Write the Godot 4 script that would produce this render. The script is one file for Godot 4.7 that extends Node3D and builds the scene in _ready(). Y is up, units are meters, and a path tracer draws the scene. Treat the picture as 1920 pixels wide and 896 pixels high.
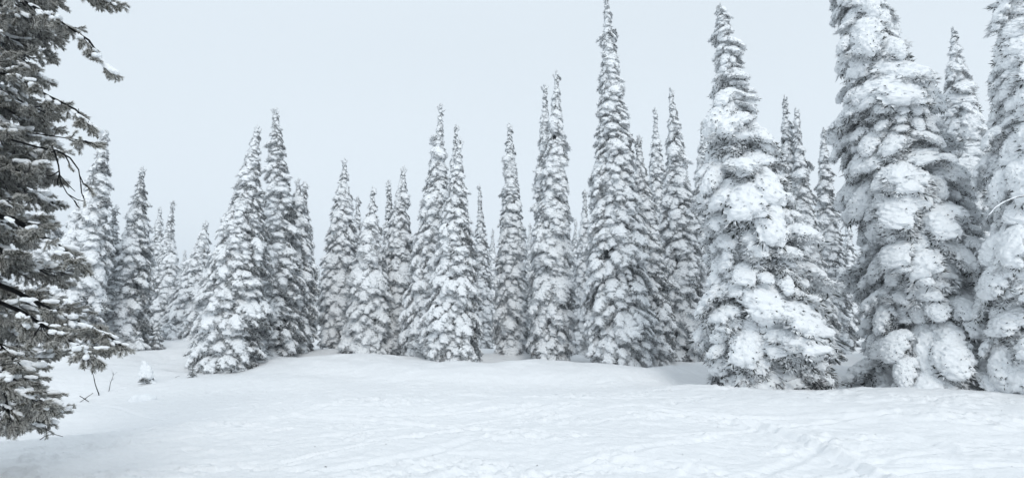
extends Node3D
# A snowy clearing among rime-laden subalpine firs under a flat overcast sky.

const FOCAL := 1050.0                      # focal length in pixels of a 1920 x 896 picture
const PITCH := 10.0
const EYE := Vector3(0, 1.7, 0)
const WINDWARD := Vector3(-0.82, 0.0, 0.57) # the side that the wind plastered with rime

var rng := RandomNumberGenerator.new()
var names := {}
var M := {}
var boughs: Array[ArrayMesh] = []
var pads: Array[ArrayMesh] = []
var dead_sprays: Array[ArrayMesh] = []
var brushes: Array[ArrayMesh] = []
var knots := PackedFloat32Array()          # terrain heights every half metre
const KX := 181
const KZ := 171
const KX0 := -45.0
const KZ0 := -75.0
const KS := 0.5
var lump_crust: Bag
var marks: Array = []                      # ground points (x, z, y, spread, weight)
var ruts: Array = []                       # old ski tracks
var n_soft := FastNoiseLite.new()
var n_mid := FastNoiseLite.new()
var n_fine := FastNoiseLite.new()
var n_cell := FastNoiseLite.new()
var n_grain := FastNoiseLite.new()

# ------------------------------------------------------------------ helpers
func numbered(called: String, parent: Node) -> String:
	var key := str(parent.get_instance_id()) + called
	var k: int = names.get(key, 0)
	names[key] = k + 1
	return called if k == 0 else "%s_%03d" % [called, k]

func thing(called: String, label: String, category: String, at: Vector3, group := "") -> Node3D:
	var o := Node3D.new()
	o.name = numbered(called, self)
	add_child(o)
	o.position = at
	o.set_meta("label", label)
	o.set_meta("category", category)
	if group != "":
		o.set_meta("group", group)
	return o

func part(called: String, mesh: Mesh, parent: Node, xf := Transform3D.IDENTITY, stuff := false) -> MeshInstance3D:
	var o := MeshInstance3D.new()
	o.name = numbered(called, parent)
	o.mesh = mesh
	o.transform = xf
	parent.add_child(o)
	if stuff:
		o.set_meta("kind", "stuff")
	return o

func many(called: String, mesh: Mesh, places: Array, parent: Node) -> void:
	if places.is_empty():
		return
	var mm := MultiMesh.new()
	mm.transform_format = MultiMesh.TRANSFORM_3D
	mm.mesh = mesh
	mm.instance_count = places.size()
	for i in places.size():
		mm.set_instance_transform(i, places[i])
	var o := MultiMeshInstance3D.new()
	o.name = numbered(called, parent)
	o.multimesh = mm
	parent.add_child(o)
	o.set_meta("kind", "stuff")

func ray(u: float, v: float) -> Vector3:
	var a := deg_to_rad(PITCH)
	var y := (448.0 - v) / FOCAL
	return Vector3((u - 960.0) / FOCAL, y * cos(a) + sin(a), y * sin(a) - cos(a))

func spot(u: float, v: float, depth: float) -> Vector3:
	var d := ray(u, v)
	return EYE + d * (depth / -d.z)

func r(a: float, b: float) -> float:
	return rng.randf_range(a, b)

# a bag of triangles with normals and colours
class Bag:
	var v := PackedVector3Array()
	var n := PackedVector3Array()
	var c := PackedColorArray()
	var i := PackedInt32Array()
	func spindle(p: Vector3, dir: Vector3, length: float, rad: float, col: Color, tip: Color, swell := 0.4) -> void:
		var d := dir.normalized()
		var s := d.cross(Vector3.UP if absf(d.y) < 0.9 else Vector3.RIGHT).normalized()
		var t := d.cross(s)
		var at := v.size()
		v.append(p); n.append(-d); c.append(col)
		var m := p + d * length * swell
		for k in 3:
			var a := TAU * k / 3.0
			var o := s * cos(a) + t * sin(a)
			v.append(m + o * rad); n.append(o); c.append(col.lerp(tip, 0.5))
		v.append(p + d * length); n.append(d); c.append(tip)
		for k in 3:
			var a := at + 1 + k
			var b := at + 1 + (k + 1) % 3
			i.append_array(PackedInt32Array([at, a, b, at + 4, b, a]))
	func tube(pts: PackedVector3Array, rads: PackedFloat32Array, sides: int, col: Color, rough := 0.0, rnd: RandomNumberGenerator = null) -> void:
		var at := v.size()
		var last := Vector3.RIGHT
		for k in pts.size():
			var d := (pts[mini(k + 1, pts.size() - 1)] - pts[maxi(k - 1, 0)]).normalized()
			var s := last - d * last.dot(d)
			if s.length() < 0.01:
				s = d.cross(Vector3.FORWARD)
			s = s.normalized()
			last = s
			var t := d.cross(s)
			for j in sides:
				var a := TAU * j / sides
				var o := s * cos(a) + t * sin(a)
				var q := rads[k] * (1.0 + (rnd.randf_range(-rough, rough) if rnd else 0.0))
				v.append(pts[k] + o * q); n.append(o); c.append(col)
		for k in pts.size() - 1:
			for j in sides:
				var a := at + k * sides + j
				var b := at + k * sides + (j + 1) % sides
				i.append_array(PackedInt32Array([a, b, a + sides, b, b + sides, a + sides]))
	func add_to(mesh: ArrayMesh, mat: Material) -> void:
		if v.is_empty():
			return
		var arr := []
		arr.resize(Mesh.ARRAY_MAX)
		arr[Mesh.ARRAY_VERTEX] = v
		arr[Mesh.ARRAY_NORMAL] = n
		if c.size() == v.size():
			arr[Mesh.ARRAY_COLOR] = c
		arr[Mesh.ARRAY_INDEX] = i
		mesh.add_surface_from_arrays(Mesh.PRIMITIVE_TRIANGLES, arr)
		mesh.surface_set_material(mesh.get_surface_count() - 1, mat)

func made(b: Bag, mat: Material) -> ArrayMesh:
	var m := ArrayMesh.new()
	b.add_to(m, mat)
	return m

# capsules joined by a smooth minimum, roughened by noise and meshed as surface nets
func lump(caps: Array, cell: float, k: float, bump: float, crumb: float, grain: float, seed_at: Vector3) -> Bag:
	var lo := Vector3(9, 9, 9)
	var hi := -lo
	for q in caps:
		var m := Vector3.ONE * (maxf(q[2], q[3]) + bump + crumb + 3.0 * cell)
		lo = lo.min(q[0] - m).min(q[1] - m)
		hi = hi.max(q[0] + m).max(q[1] + m)
	var nx := int(ceil((hi.x - lo.x) / cell)) + 1
	var ny := int(ceil((hi.y - lo.y) / cell)) + 1
	var nz := int(ceil((hi.z - lo.z) / cell)) + 1
	var sy := nx
	var sz := nx * ny
	var f := PackedFloat32Array()
	f.resize(nx * ny * nz)
	f.fill(0.3)
	for q in caps:
		var a: Vector3 = q[0]
		var b: Vector3 = q[1]
		var ra: float = q[2]
		var rb: float = q[3]
		var m := Vector3.ONE * (maxf(ra, rb) + k + 3.0 * cell + 0.06)
		var c0 := ((a.min(b) - m - lo) / cell).floor().max(Vector3.ZERO)
		var c1 := ((a.max(b) + m - lo) / cell).ceil().min(Vector3(nx - 1, ny - 1, nz - 1))
		var ab := b - a
		var l2 := maxf(ab.length_squared(), 1e-9)
		for z in range(int(c0.z), int(c1.z) + 1):
			for y in range(int(c0.y), int(c1.y) + 1):
				var at := z * sz + y * sy
				for x in range(int(c0.x), int(c1.x) + 1):
					var p := lo + Vector3(x, y, z) * cell
					var t := clampf((p - a).dot(ab) / l2, 0.0, 1.0)
					var d := p.distance_to(a + ab * t) - lerpf(ra, rb, t)
					var e := f[at + x]
					var h := maxf(k - absf(d - e), 0.0) / k
					f[at + x] = minf(d, e) - h * h * k * 0.25
	for z in nz:
		for y in ny:
			for x in nx:
				var j := z * sz + y * sy + x
				if absf(f[j]) < 0.11:
					var p := lo + Vector3(x, y, z) * cell + seed_at
					f[j] += bump * (n_cell.get_noise_3dv(p) + 0.45) + crumb * n_mid.get_noise_3dv(p * 9.0) + grain * n_fine.get_noise_3dv(p * 26.0)
	var bag := Bag.new()
	var index := {}
	for z in nz - 1:
		for y in ny - 1:
			for x in nx - 1:
				var j := z * sz + y * sy + x
				var g := [f[j], f[j + 1], f[j + sy], f[j + sy + 1], f[j + sz], f[j + sz + 1], f[j + sz + sy], f[j + sz + sy + 1]]
				var inside := 0
				for e in g:
					if e < 0.0:
						inside += 1
				if inside == 0 or inside == 8:
					continue
				var sum := Vector3.ZERO
				var cnt := 0
				for e in EDGES:
					var a: float = g[e[0]]
					var b: float = g[e[1]]
					if (a < 0.0) != (b < 0.0):
						sum += CORNERS[e[0]].lerp(CORNERS[e[1]], a / (a - b))
						cnt += 1
				index[j] = bag.v.size()
				bag.v.append(lo + (Vector3(x, y, z) + sum / cnt) * cell)
				var gr := Vector3(g[1] + g[3] + g[5] + g[7] - g[0] - g[2] - g[4] - g[6], g[2] + g[3] + g[6] + g[7] - g[0] - g[1] - g[4] - g[5], g[4] + g[5] + g[6] + g[7] - g[0] - g[1] - g[2] - g[3])
				bag.n.append(gr.normalized() if gr.length() > 1e-6 else Vector3.UP)
	for j in index:
		for ax in 3:
			var step: int = [1, sy, sz][ax]
			var s1: int = [sy, sz, 1][ax]
			var s2: int = [sz, 1, sy][ax]
			if (f[j] < 0.0) == (f[j + step] < 0.0):
				continue
			var a = index.get(j)
			var b = index.get(j - s1)
			var c = index.get(j - s1 - s2)
			var d = index.get(j - s2)
			if b == null or c == null or d == null:
				continue
			if f[j] < 0.0:
				bag.i.append_array(PackedInt32Array([a, c, b, a, d, c]))
			else:
				bag.i.append_array(PackedInt32Array([a, b, c, a, c, d]))
	return bag

const CORNERS: Array[Vector3] = [Vector3(0, 0, 0), Vector3(1, 0, 0), Vector3(0, 1, 0), Vector3(1, 1, 0), Vector3(0, 0, 1), Vector3(1, 0, 1), Vector3(0, 1, 1), Vector3(1, 1, 1)]
const EDGES := [[0, 1], [2, 3], [4, 5], [6, 7], [0, 2], [1, 3], [4, 6], [5, 7], [0, 4], [1, 5], [2, 6], [3, 7]]

# ------------------------------------------------------------------ materials
func noise_normal(freq: float, strength: float, seed_no: int, kind := FastNoiseLite.TYPE_SIMPLEX_SMOOTH) -> ImageTexture:
	var n := FastNoiseLite.new()
	n.seed = seed_no
	n.noise_type = kind
	n.frequency = freq
	n.fractal_octaves = 5
	n.fractal_gain = 0.6
	var im := n.get_seamless_image(512, 512)
	im.convert(Image.FORMAT_RGBA8)
	im.bump_map_to_normal_map(strength)
	return ImageTexture.create_from_image(im)

func std(c: Color, rough := 0.9) -> StandardMaterial3D:
	var m := StandardMaterial3D.new()
	m.albedo_color = c.linear_to_srgb()
	m.roughness = rough
	m.metallic_specular = 0.25
	return m

func make_materials() -> void:
	var s := std(Color(0.88, 0.905, 0.925))
	s.normal_enabled = true
	s.normal_texture = noise_normal(0.03, 7.0, 5)
	s.normal_scale = 0.8
	s.uv1_triplanar = true
	s.uv1_world_triplanar = true
	s.uv1_scale = Vector3.ONE * 2.1
	M.tree_snow = s
	var g := std(Color(0.84, 0.855, 0.87))
	g.normal_enabled = true
	g.normal_texture = noise_normal(0.012, 10.0, 9)
	g.normal_scale = 0.7
	g.uv1_triplanar = true
	g.uv1_world_triplanar = true
	g.uv1_scale = Vector3.ONE * 0.55
	M.ground_snow = g
	var f := std(Color(1, 1, 1), 0.85)
	f.vertex_color_use_as_albedo = true
	M.needles = f
	var b := std(Color(1, 1, 1), 0.95)
	b.vertex_color_use_as_albedo = true
	M.bark = b

# ------------------------------------------------------------------ snow-laden boughs (length 1 along +x, +y up)
const DARK := [Color(0.035, 0.042, 0.038), Color(0.05, 0.055, 0.048), Color(0.028, 0.032, 0.032), Color(0.07, 0.07, 0.06)]

func make_bough(fat: float, droop: float, spread: float, pairs: int, fingers: int, dark: float, bump: float, seed_no: int) -> ArrayMesh:
	rng.seed = seed_no
	var caps := []
	var axis := func(s: float) -> Vector3: return Vector3(s, 0.16 * s - droop * s * s, 0.0)
	var lines := []                             # foliage lines that the fingers grow from
	for k in 5:
		var s0 := k / 5.0
		var s1 := (k + 1) / 5.0
		var a: Vector3 = axis.call(s0)
		var b: Vector3 = axis.call(s1)
		var w := fat * (0.75 + 0.5 * sin(PI * (s0 * 0.8 + 0.15))) * r(0.85, 1.15)
		if fat > 0.03:
			caps.append([a + Vector3(0, fat * 0.5, r(-0.03, 0.03)), b + Vector3(0, fat * 0.45, r(-0.03, 0.03)), w, fat * (0.75 + 0.5 * sin(PI * (s1 * 0.8 + 0.15)))])
		lines.append([a, b, 0.06])
	for k in pairs:
		for side in [-1.0, 1.0]:
			var s := (k + 0.6 + r(-0.25, 0.25)) / pairs
			var a: Vector3 = axis.call(s)
			var ang := r(0.75, 1.15)
			var length := spread * (1.0 - 0.55 * s) * r(0.75, 1.2)
			var dir := Vector3(cos(ang), r(-0.35, 0.0), side * sin(ang))
			var mid := a + dir * length * 0.55
			var tip := mid + (dir + Vector3(0, -0.7 * (0.4 + droop), 0)).normalized() * length * 0.5
			if fat > 0.03 and rng.randf() < 0.92:
				var q := fat * r(0.5, 0.95)
				caps.append([a + Vector3(0, fat * 0.3, 0), mid + Vector3(0, fat * 0.3, 0), q, q * r(0.8, 1.15)])
				caps.append([mid + Vector3(0, fat * 0.3, 0), tip + Vector3(0, fat * 0.1, 0), q * 0.95, q * r(0.35, 0.7)])
			lines.append([a, mid, 0.07])
			lines.append([mid, tip, 0.08])
			lines.append([mid, tip, 0.08])
			lines.append([mid.lerp(tip, 0.5), tip + Vector3(0.05, -0.06, side * 0.03), 0.06])
	var mesh := ArrayMesh.new()
	if not caps.is_empty():
		var bag := lump(caps, 0.03, 0.07, bump * 0.85, 0.055, 0.032, Vector3(seed_no * 3.7, 0, seed_no * 1.3))
		bag.add_to(mesh, M.tree_snow)
		lump_crust = bag
	var nb := Bag.new()
	if not caps.is_empty():
		var crust := lump_crust
		for k in int(fingers * 2.6 + 250.0):
			var j := rng.randi() % crust.v.size()
			var nn := crust.n[j]
			if rng.randf() > smoothstep(0.55, -0.15, nn.y):
				continue
			var p := crust.v[j]
			var patch := n_mid.get_noise_3dv(p * 4.0 + Vector3(seed_no, 5, 0))
			if patch < -0.08 + r(-0.1, 0.1):
				continue
			var w := r(0.76, 0.9)
			var tip := Color(w * 0.985, w * 1.01, w * 1.03)
			var col := tip
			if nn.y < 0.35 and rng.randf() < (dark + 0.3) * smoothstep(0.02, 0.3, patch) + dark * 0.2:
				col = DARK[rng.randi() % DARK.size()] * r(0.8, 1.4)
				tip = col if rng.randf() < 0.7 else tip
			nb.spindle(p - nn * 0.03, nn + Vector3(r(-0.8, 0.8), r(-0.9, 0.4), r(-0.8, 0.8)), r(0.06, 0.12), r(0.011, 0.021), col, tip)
	for k in fingers:
		var q = lines[rng.randi() % lines.size()]
		var t := rng.randf()
		var p: Vector3 = (q[0] as Vector3).lerp(q[1], t)
		var along: Vector3 = ((q[1] as Vector3) - (q[0] as Vector3)).normalized()
		var side := Vector3(r(-1, 1), r(-1.25, 0.45), r(-1, 1)).normalized()
		var dir := (along * r(0.2, 1.0) + side * 0.9).normalized()
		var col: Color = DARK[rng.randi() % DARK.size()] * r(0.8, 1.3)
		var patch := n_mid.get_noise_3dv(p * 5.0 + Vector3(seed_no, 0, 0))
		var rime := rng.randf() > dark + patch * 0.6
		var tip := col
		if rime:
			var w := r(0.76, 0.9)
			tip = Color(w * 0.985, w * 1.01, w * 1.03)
			col = tip.lerp(col, r(0.0, 0.16))
		var start: Vector3 = p + side * q[2] * r(0.1, 0.9) + Vector3(0, fat * 0.1 - 0.02, 0)
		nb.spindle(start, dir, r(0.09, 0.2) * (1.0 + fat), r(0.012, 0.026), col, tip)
	nb.add_to(mesh, M.needles)
	return mesh

func make_pad(seed_no: int) -> ArrayMesh:       # a small loaf of snow, about one unit long
	rng.seed = seed_no
	var caps := []
	for k in 5:
		var a := Vector3(r(-0.35, 0.35), r(-0.02, 0.06), r(-0.16, 0.16))
		caps.append([a, a + Vector3(r(-0.2, 0.2), 0.02, r(-0.08, 0.08)), r(0.11, 0.19), r(0.1, 0.17)])
	return made(lump(caps, 0.04, 0.08, 0.05, 0.04, 0.02, Vector3(seed_no, 7, 0)), M.tree_snow)

func make_dead_spray(seed_no: int) -> ArrayMesh: # a bare drooping branch with rimed twigs, one unit long
	rng.seed = seed_no
	var b := Bag.new()
	var col := Color(0.17, 0.166, 0.162)
	var pts := PackedVector3Array()
	var rads := PackedFloat32Array()
	for k in 7:
		var s := k / 6.0
		pts.append(Vector3(s, -0.32 * s * s + 0.05 * sin(s * 5.0 + seed_no), 0.06 * sin(s * 4.0 + seed_no * 2.0)))
		rads.append(lerpf(0.02, 0.004, s))
	b.tube(pts, rads, 5, col)
	for k in 26:
		var s := r(0.15, 1.0)
		var j := int(s * 5.99)
		var p := pts[j].lerp(pts[j + 1], s * 6.0 - j)
		var side := 1.0 if k % 2 else -1.0
		var dir := Vector3(r(0.4, 1.0), r(-0.7, 0.15), side * r(0.3, 1.0)).normalized()
		var length := r(0.15, 0.42) * (1.15 - s * 0.6)
		var q := PackedVector3Array([p, p + dir * length * 0.5 + Vector3(0, 0.01, 0), p + dir * length + Vector3(0, -0.05, 0)])
		b.tube(q, PackedFloat32Array([0.008, 0.006, 0.002]), 4, col * r(0.8, 1.2))
		for i in 7:
			var t := r(0.2, 1.0)
			var w := r(0.45, 0.75) if rng.randf() < 0.8 else r(0.05, 0.1)
			var c := Color(w, w, w * 1.02)
			b.spindle(q[0].lerp(q[2], t), (dir + Vector3(r(-1, 1), r(-1, 0.8), r(-1, 1)) * 0.8).normalized(), r(0.05, 0.12), r(0.006, 0.011), c, c)
	return made(b, M.needles)

func make_brush(seed_no: int, rime: float) -> ArrayMesh: # the needled end of a pine twig, one unit long
	rng.seed = seed_no
	var b := Bag.new()
	b.tube(PackedVector3Array([Vector3.ZERO, Vector3(0.5, 0.02, 0), Vector3(0.9, 0.06, 0)]), PackedFloat32Array([0.03, 0.025, 0.01]), 4, Color(0.06, 0.05, 0.045))
	for k in 84:
		var s := sqrt(rng.randf()) * 0.95
		var a := r(0, TAU)
		var out := Vector3(0, cos(a), sin(a))
		var dir := (Vector3(r(0.7, 1.5), 0, 0) + out).normalized()
		var w := r(0.75, 1.3)
		var col := Color(0.09, 0.086, 0.062) * w
		var tip := col
		if rng.randf() < rime + 0.25 * out.y - 0.1:
			var q := r(0.5, 0.86)
			tip = Color(q * 0.99, q * 0.985, q * 0.945)
			col = col.lerp(tip, r(0.15, 0.75))
		b.spindle(Vector3(s, 0.02, 0), dir, r(0.22, 0.38), r(0.014, 0.022), col, tip, 0.55)
	return made(b, M.needles)

# ------------------------------------------------------------------ terrain
func mark(u: float, v: float, depth: float, weight := 1.0, spread := 0.0) -> void:
	var p := spot(u, v, depth)
	marks.append([p.x, p.z, p.y, spread if spread > 0.0 else 0.55 + 0.055 * depth, weight])

func spread_knots() -> void:
	knots.resize(KX * KZ)
	var sum := PackedFloat32Array()
	sum.resize(KX * KZ)
	for j in KZ:
		for i in KX:
			var z := KZ0 + j * KS
			var d := -z
			var y := 0.045 * clampf(d - 7.3, -6.0, 22.0) + 0.02 * clampf(d - 29.3, 0.0, 60.0) - 0.012 * clampf(KX0 + i * KS, -40.0, 40.0) * smoothstep(14.0, 40.0, d)
			knots[j * KX + i] = y * 0.03
			sum[j * KX + i] = 0.03
	for m in marks:
		var reach: float = m[3] * 3.2
		for j in range(maxi(0, int((m[1] - reach - KZ0) / KS)), mini(KZ - 1, int((m[1] + reach - KZ0) / KS) + 1) + 1):
			for i in range(maxi(0, int((m[0] - reach - KX0) / KS)), mini(KX - 1, int((m[0] + reach - KX0) / KS) + 1) + 1):
				var dx: float = KX0 + i * KS - m[0]
				var dz: float = KZ0 + j * KS - m[1]
				var w: float = m[4] * exp(-(dx * dx + dz * dz) / (m[3] * m[3]))
				knots[j * KX + i] += w * m[2]
				sum[j * KX + i] += w
	for k in knots.size():
		knots[k] /= sum[k]

func cubic(t: float) -> PackedFloat32Array:
	var a := 1.0 - t
	return PackedFloat32Array([a * a * a / 6.0, (3.0 * t * t * t - 6.0 * t * t + 4.0) / 6.0, (-3.0 * t * t * t + 3.0 * t * t + 3.0 * t + 1.0) / 6.0, t * t * t / 6.0])

func land(x: float, z: float) -> float:
	var fx := clampf((x - KX0) / KS, 1.0, KX - 3.001)
	var fz := clampf((z - KZ0) / KS, 1.0, KZ - 3.001)
	var i := int(fx)
	var j := int(fz)
	var wx := cubic(fx - i)
	var wz := cubic(fz - j)
	var y := 0.0
	for b in 4:
		var at := (j - 1 + b) * KX + i - 1
		y += wz[b] * (wx[0] * knots[at] + wx[1] * knots[at + 1] + wx[2] * knots[at + 2] + wx[3] * knots[at + 3])
	return y

func height(x: float, z: float) -> float:
	var y := land(x, z)
	var d := Vector2(x, z).length()
	if d > 60.0:
		return y + 0.6 * n_soft.get_noise_2d(x * 0.3, z * 0.3) * smoothstep(60.0, 140.0, d)
	y += (0.05 + 0.2 * smoothstep(15.0, 20.0, -z)) * n_soft.get_noise_2d(x * 1.3, z * 1.6) * smoothstep(3.0, 9.0, d)
	if d < 34.0:
		# trodden snow: crumbs and chopped-up ridges on the run, smoother drifts under the trees
		var run := 1.0 - smoothstep(13.0, 19.0, -z)
		var hollow := exp(-pow((x + 8.8) / 2.6, 2.0) - pow((z + 12.3) / 2.2, 2.0))
		run *= 1.0 - minf(1.0, hollow * 1.4)
		var rough := 0.12 + 0.88 * smoothstep(-0.05, 0.4, n_soft.get_noise_2d(x * 2.2 + z * 1.2 + 40.0, z * 3.2 - x * 0.5))
		y += (0.014 + 0.055 * run * rough) * n_mid.get_noise_2d(x * 2.2 + z * 0.9, z * 3.4 - x * 0.6)
		var chop := n_fine.get_noise_2d(x * 6.0 - z * 2.5, z * 10.0 + x * 2.0)
		y += run * rough * (0.026 * chop + 0.055 * maxf(chop - 0.15, 0.0))
		y -= 0.05 * run * maxf(n_mid.get_noise_2d(x * 0.9 + z * 1.2 + 70.0, z * 2.6 - x * 0.7) - 0.22, 0.0)
	for q in ruts:
		var a: Vector2 = q[0]
		var b: Vector2 = q[1]
		var p := Vector2(x, z)
		if p.x < minf(a.x, b.x) - 0.8 or p.x > maxf(a.x, b.x) + 0.8 or p.y < minf(a.y, b.y) - 0.8 or p.y > maxf(a.y, b.y) + 0.8:
			continue
		var ab := b - a
		var t := clampf((p - a).dot(ab) / ab.length_squared(), 0.0, 1.0)
		var bend: float = sin(t * PI) * q[4]
		var off: float = (p - a - ab * t).dot(ab.orthogonal().normalized()) - bend
		var e: float = absf(off) / q[2]
		if e < 2.6:
			var fade := smoothstep(0.0, 0.15, t) * (1.0 - smoothstep(0.85, 1.0, t)) if t > 0.0 and t < 1.0 else 0.0
			y += q[3] * fade * (-exp(-e * e * 1.6) + 0.55 * exp(-pow((e - 1.5) / 0.45, 2.0)))
	return y

func make_ground() -> void:
	# rows and columns lie close together round the clearing and far apart towards the horizon
	var zs := PackedFloat32Array()
	for k in 14:
		zs.append(400.0 * pow(0.62, k))
	for z in [0.4, -0.6, -1.6, -2.6, -3.4]:
		zs.append(z)
	var d := 4.0
	while d < 24.0:
		zs.append(-d)
		d *= 1.0046
	while d < 75.0:
		zs.append(-d)
		d *= 1.018
	while d < 900.0:
		zs.append(-d)
		d *= 1.16
	var xs := PackedFloat32Array()
	var half := PackedFloat32Array()
	var x := 0.025
	while x < 13.0:
		half.append(x)
		x += 0.05
	while x < 45.0:
		half.append(x)
		x += 0.05 + (x - 13.0) * 0.03
	while x < 900.0:
		half.append(x)
		x *= 1.2
	for k in half.size():
		xs.append(-half[half.size() - 1 - k])
	xs.append_array(half)
	var b := Bag.new()
	var nx := xs.size()
	var nz := zs.size()
	b.v.resize(nx * nz)
	b.n.resize(nx * nz)
	for j in nz:
		for i in nx:
			b.v[j * nx + i] = Vector3(xs[i], height(xs[i], zs[j]), zs[j])
	for j in nz:
		for i in nx:
			var e := b.v[j * nx + mini(i + 1, nx - 1)] - b.v[j * nx + maxi(i - 1, 0)]
			var g := b.v[mini(j + 1, nz - 1) * nx + i] - b.v[maxi(j - 1, 0) * nx + i]
			b.n[j * nx + i] = e.cross(g).normalized() * (1.0 if e.cross(g).y > 0.0 else -1.0)
	b.i.resize((nx - 1) * (nz - 1) * 6)
	var at := 0
	for j in nz - 1:
		for i in nx - 1:
			var a := j * nx + i
			b.i[at] = a; b.i[at + 1] = a + nx; b.i[at + 2] = a + 1
			b.i[at + 3] = a + 1; b.i[at + 4] = a + nx; b.i[at + 5] = a + nx + 1
			at += 6
	var o := MeshInstance3D.new()
	o.name = "ground"
	o.mesh = made(b, M.ground_snow)
	add_child(o)
	o.set_meta("kind", "structure")
	o.set_meta("label", "snow-covered ground of the clearing with soft old ski tracks")

# ------------------------------------------------------------------ firs
const SPIRE := [[0.0, 0.8], [0.06, 0.96], [0.14, 1.0], [0.3, 0.92], [0.5, 0.7], [0.7, 0.44], [0.85, 0.22], [0.95, 0.08], [1.0, 0.01]]
const COLUMN := [[0.0, 0.85], [0.08, 1.0], [0.25, 0.97], [0.45, 0.82], [0.65, 0.6], [0.8, 0.37], [0.92, 0.15], [1.0, 0.01]]

func prof(p: Array, t: float) -> float:
	for k in p.size() - 1:
		if t <= p[k + 1][0]:
			return lerpf(p[k][1], p[k + 1][1], (t - p[k][0]) / (p[k + 1][0] - p[k][0]))
	return p[-1][1]

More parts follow.
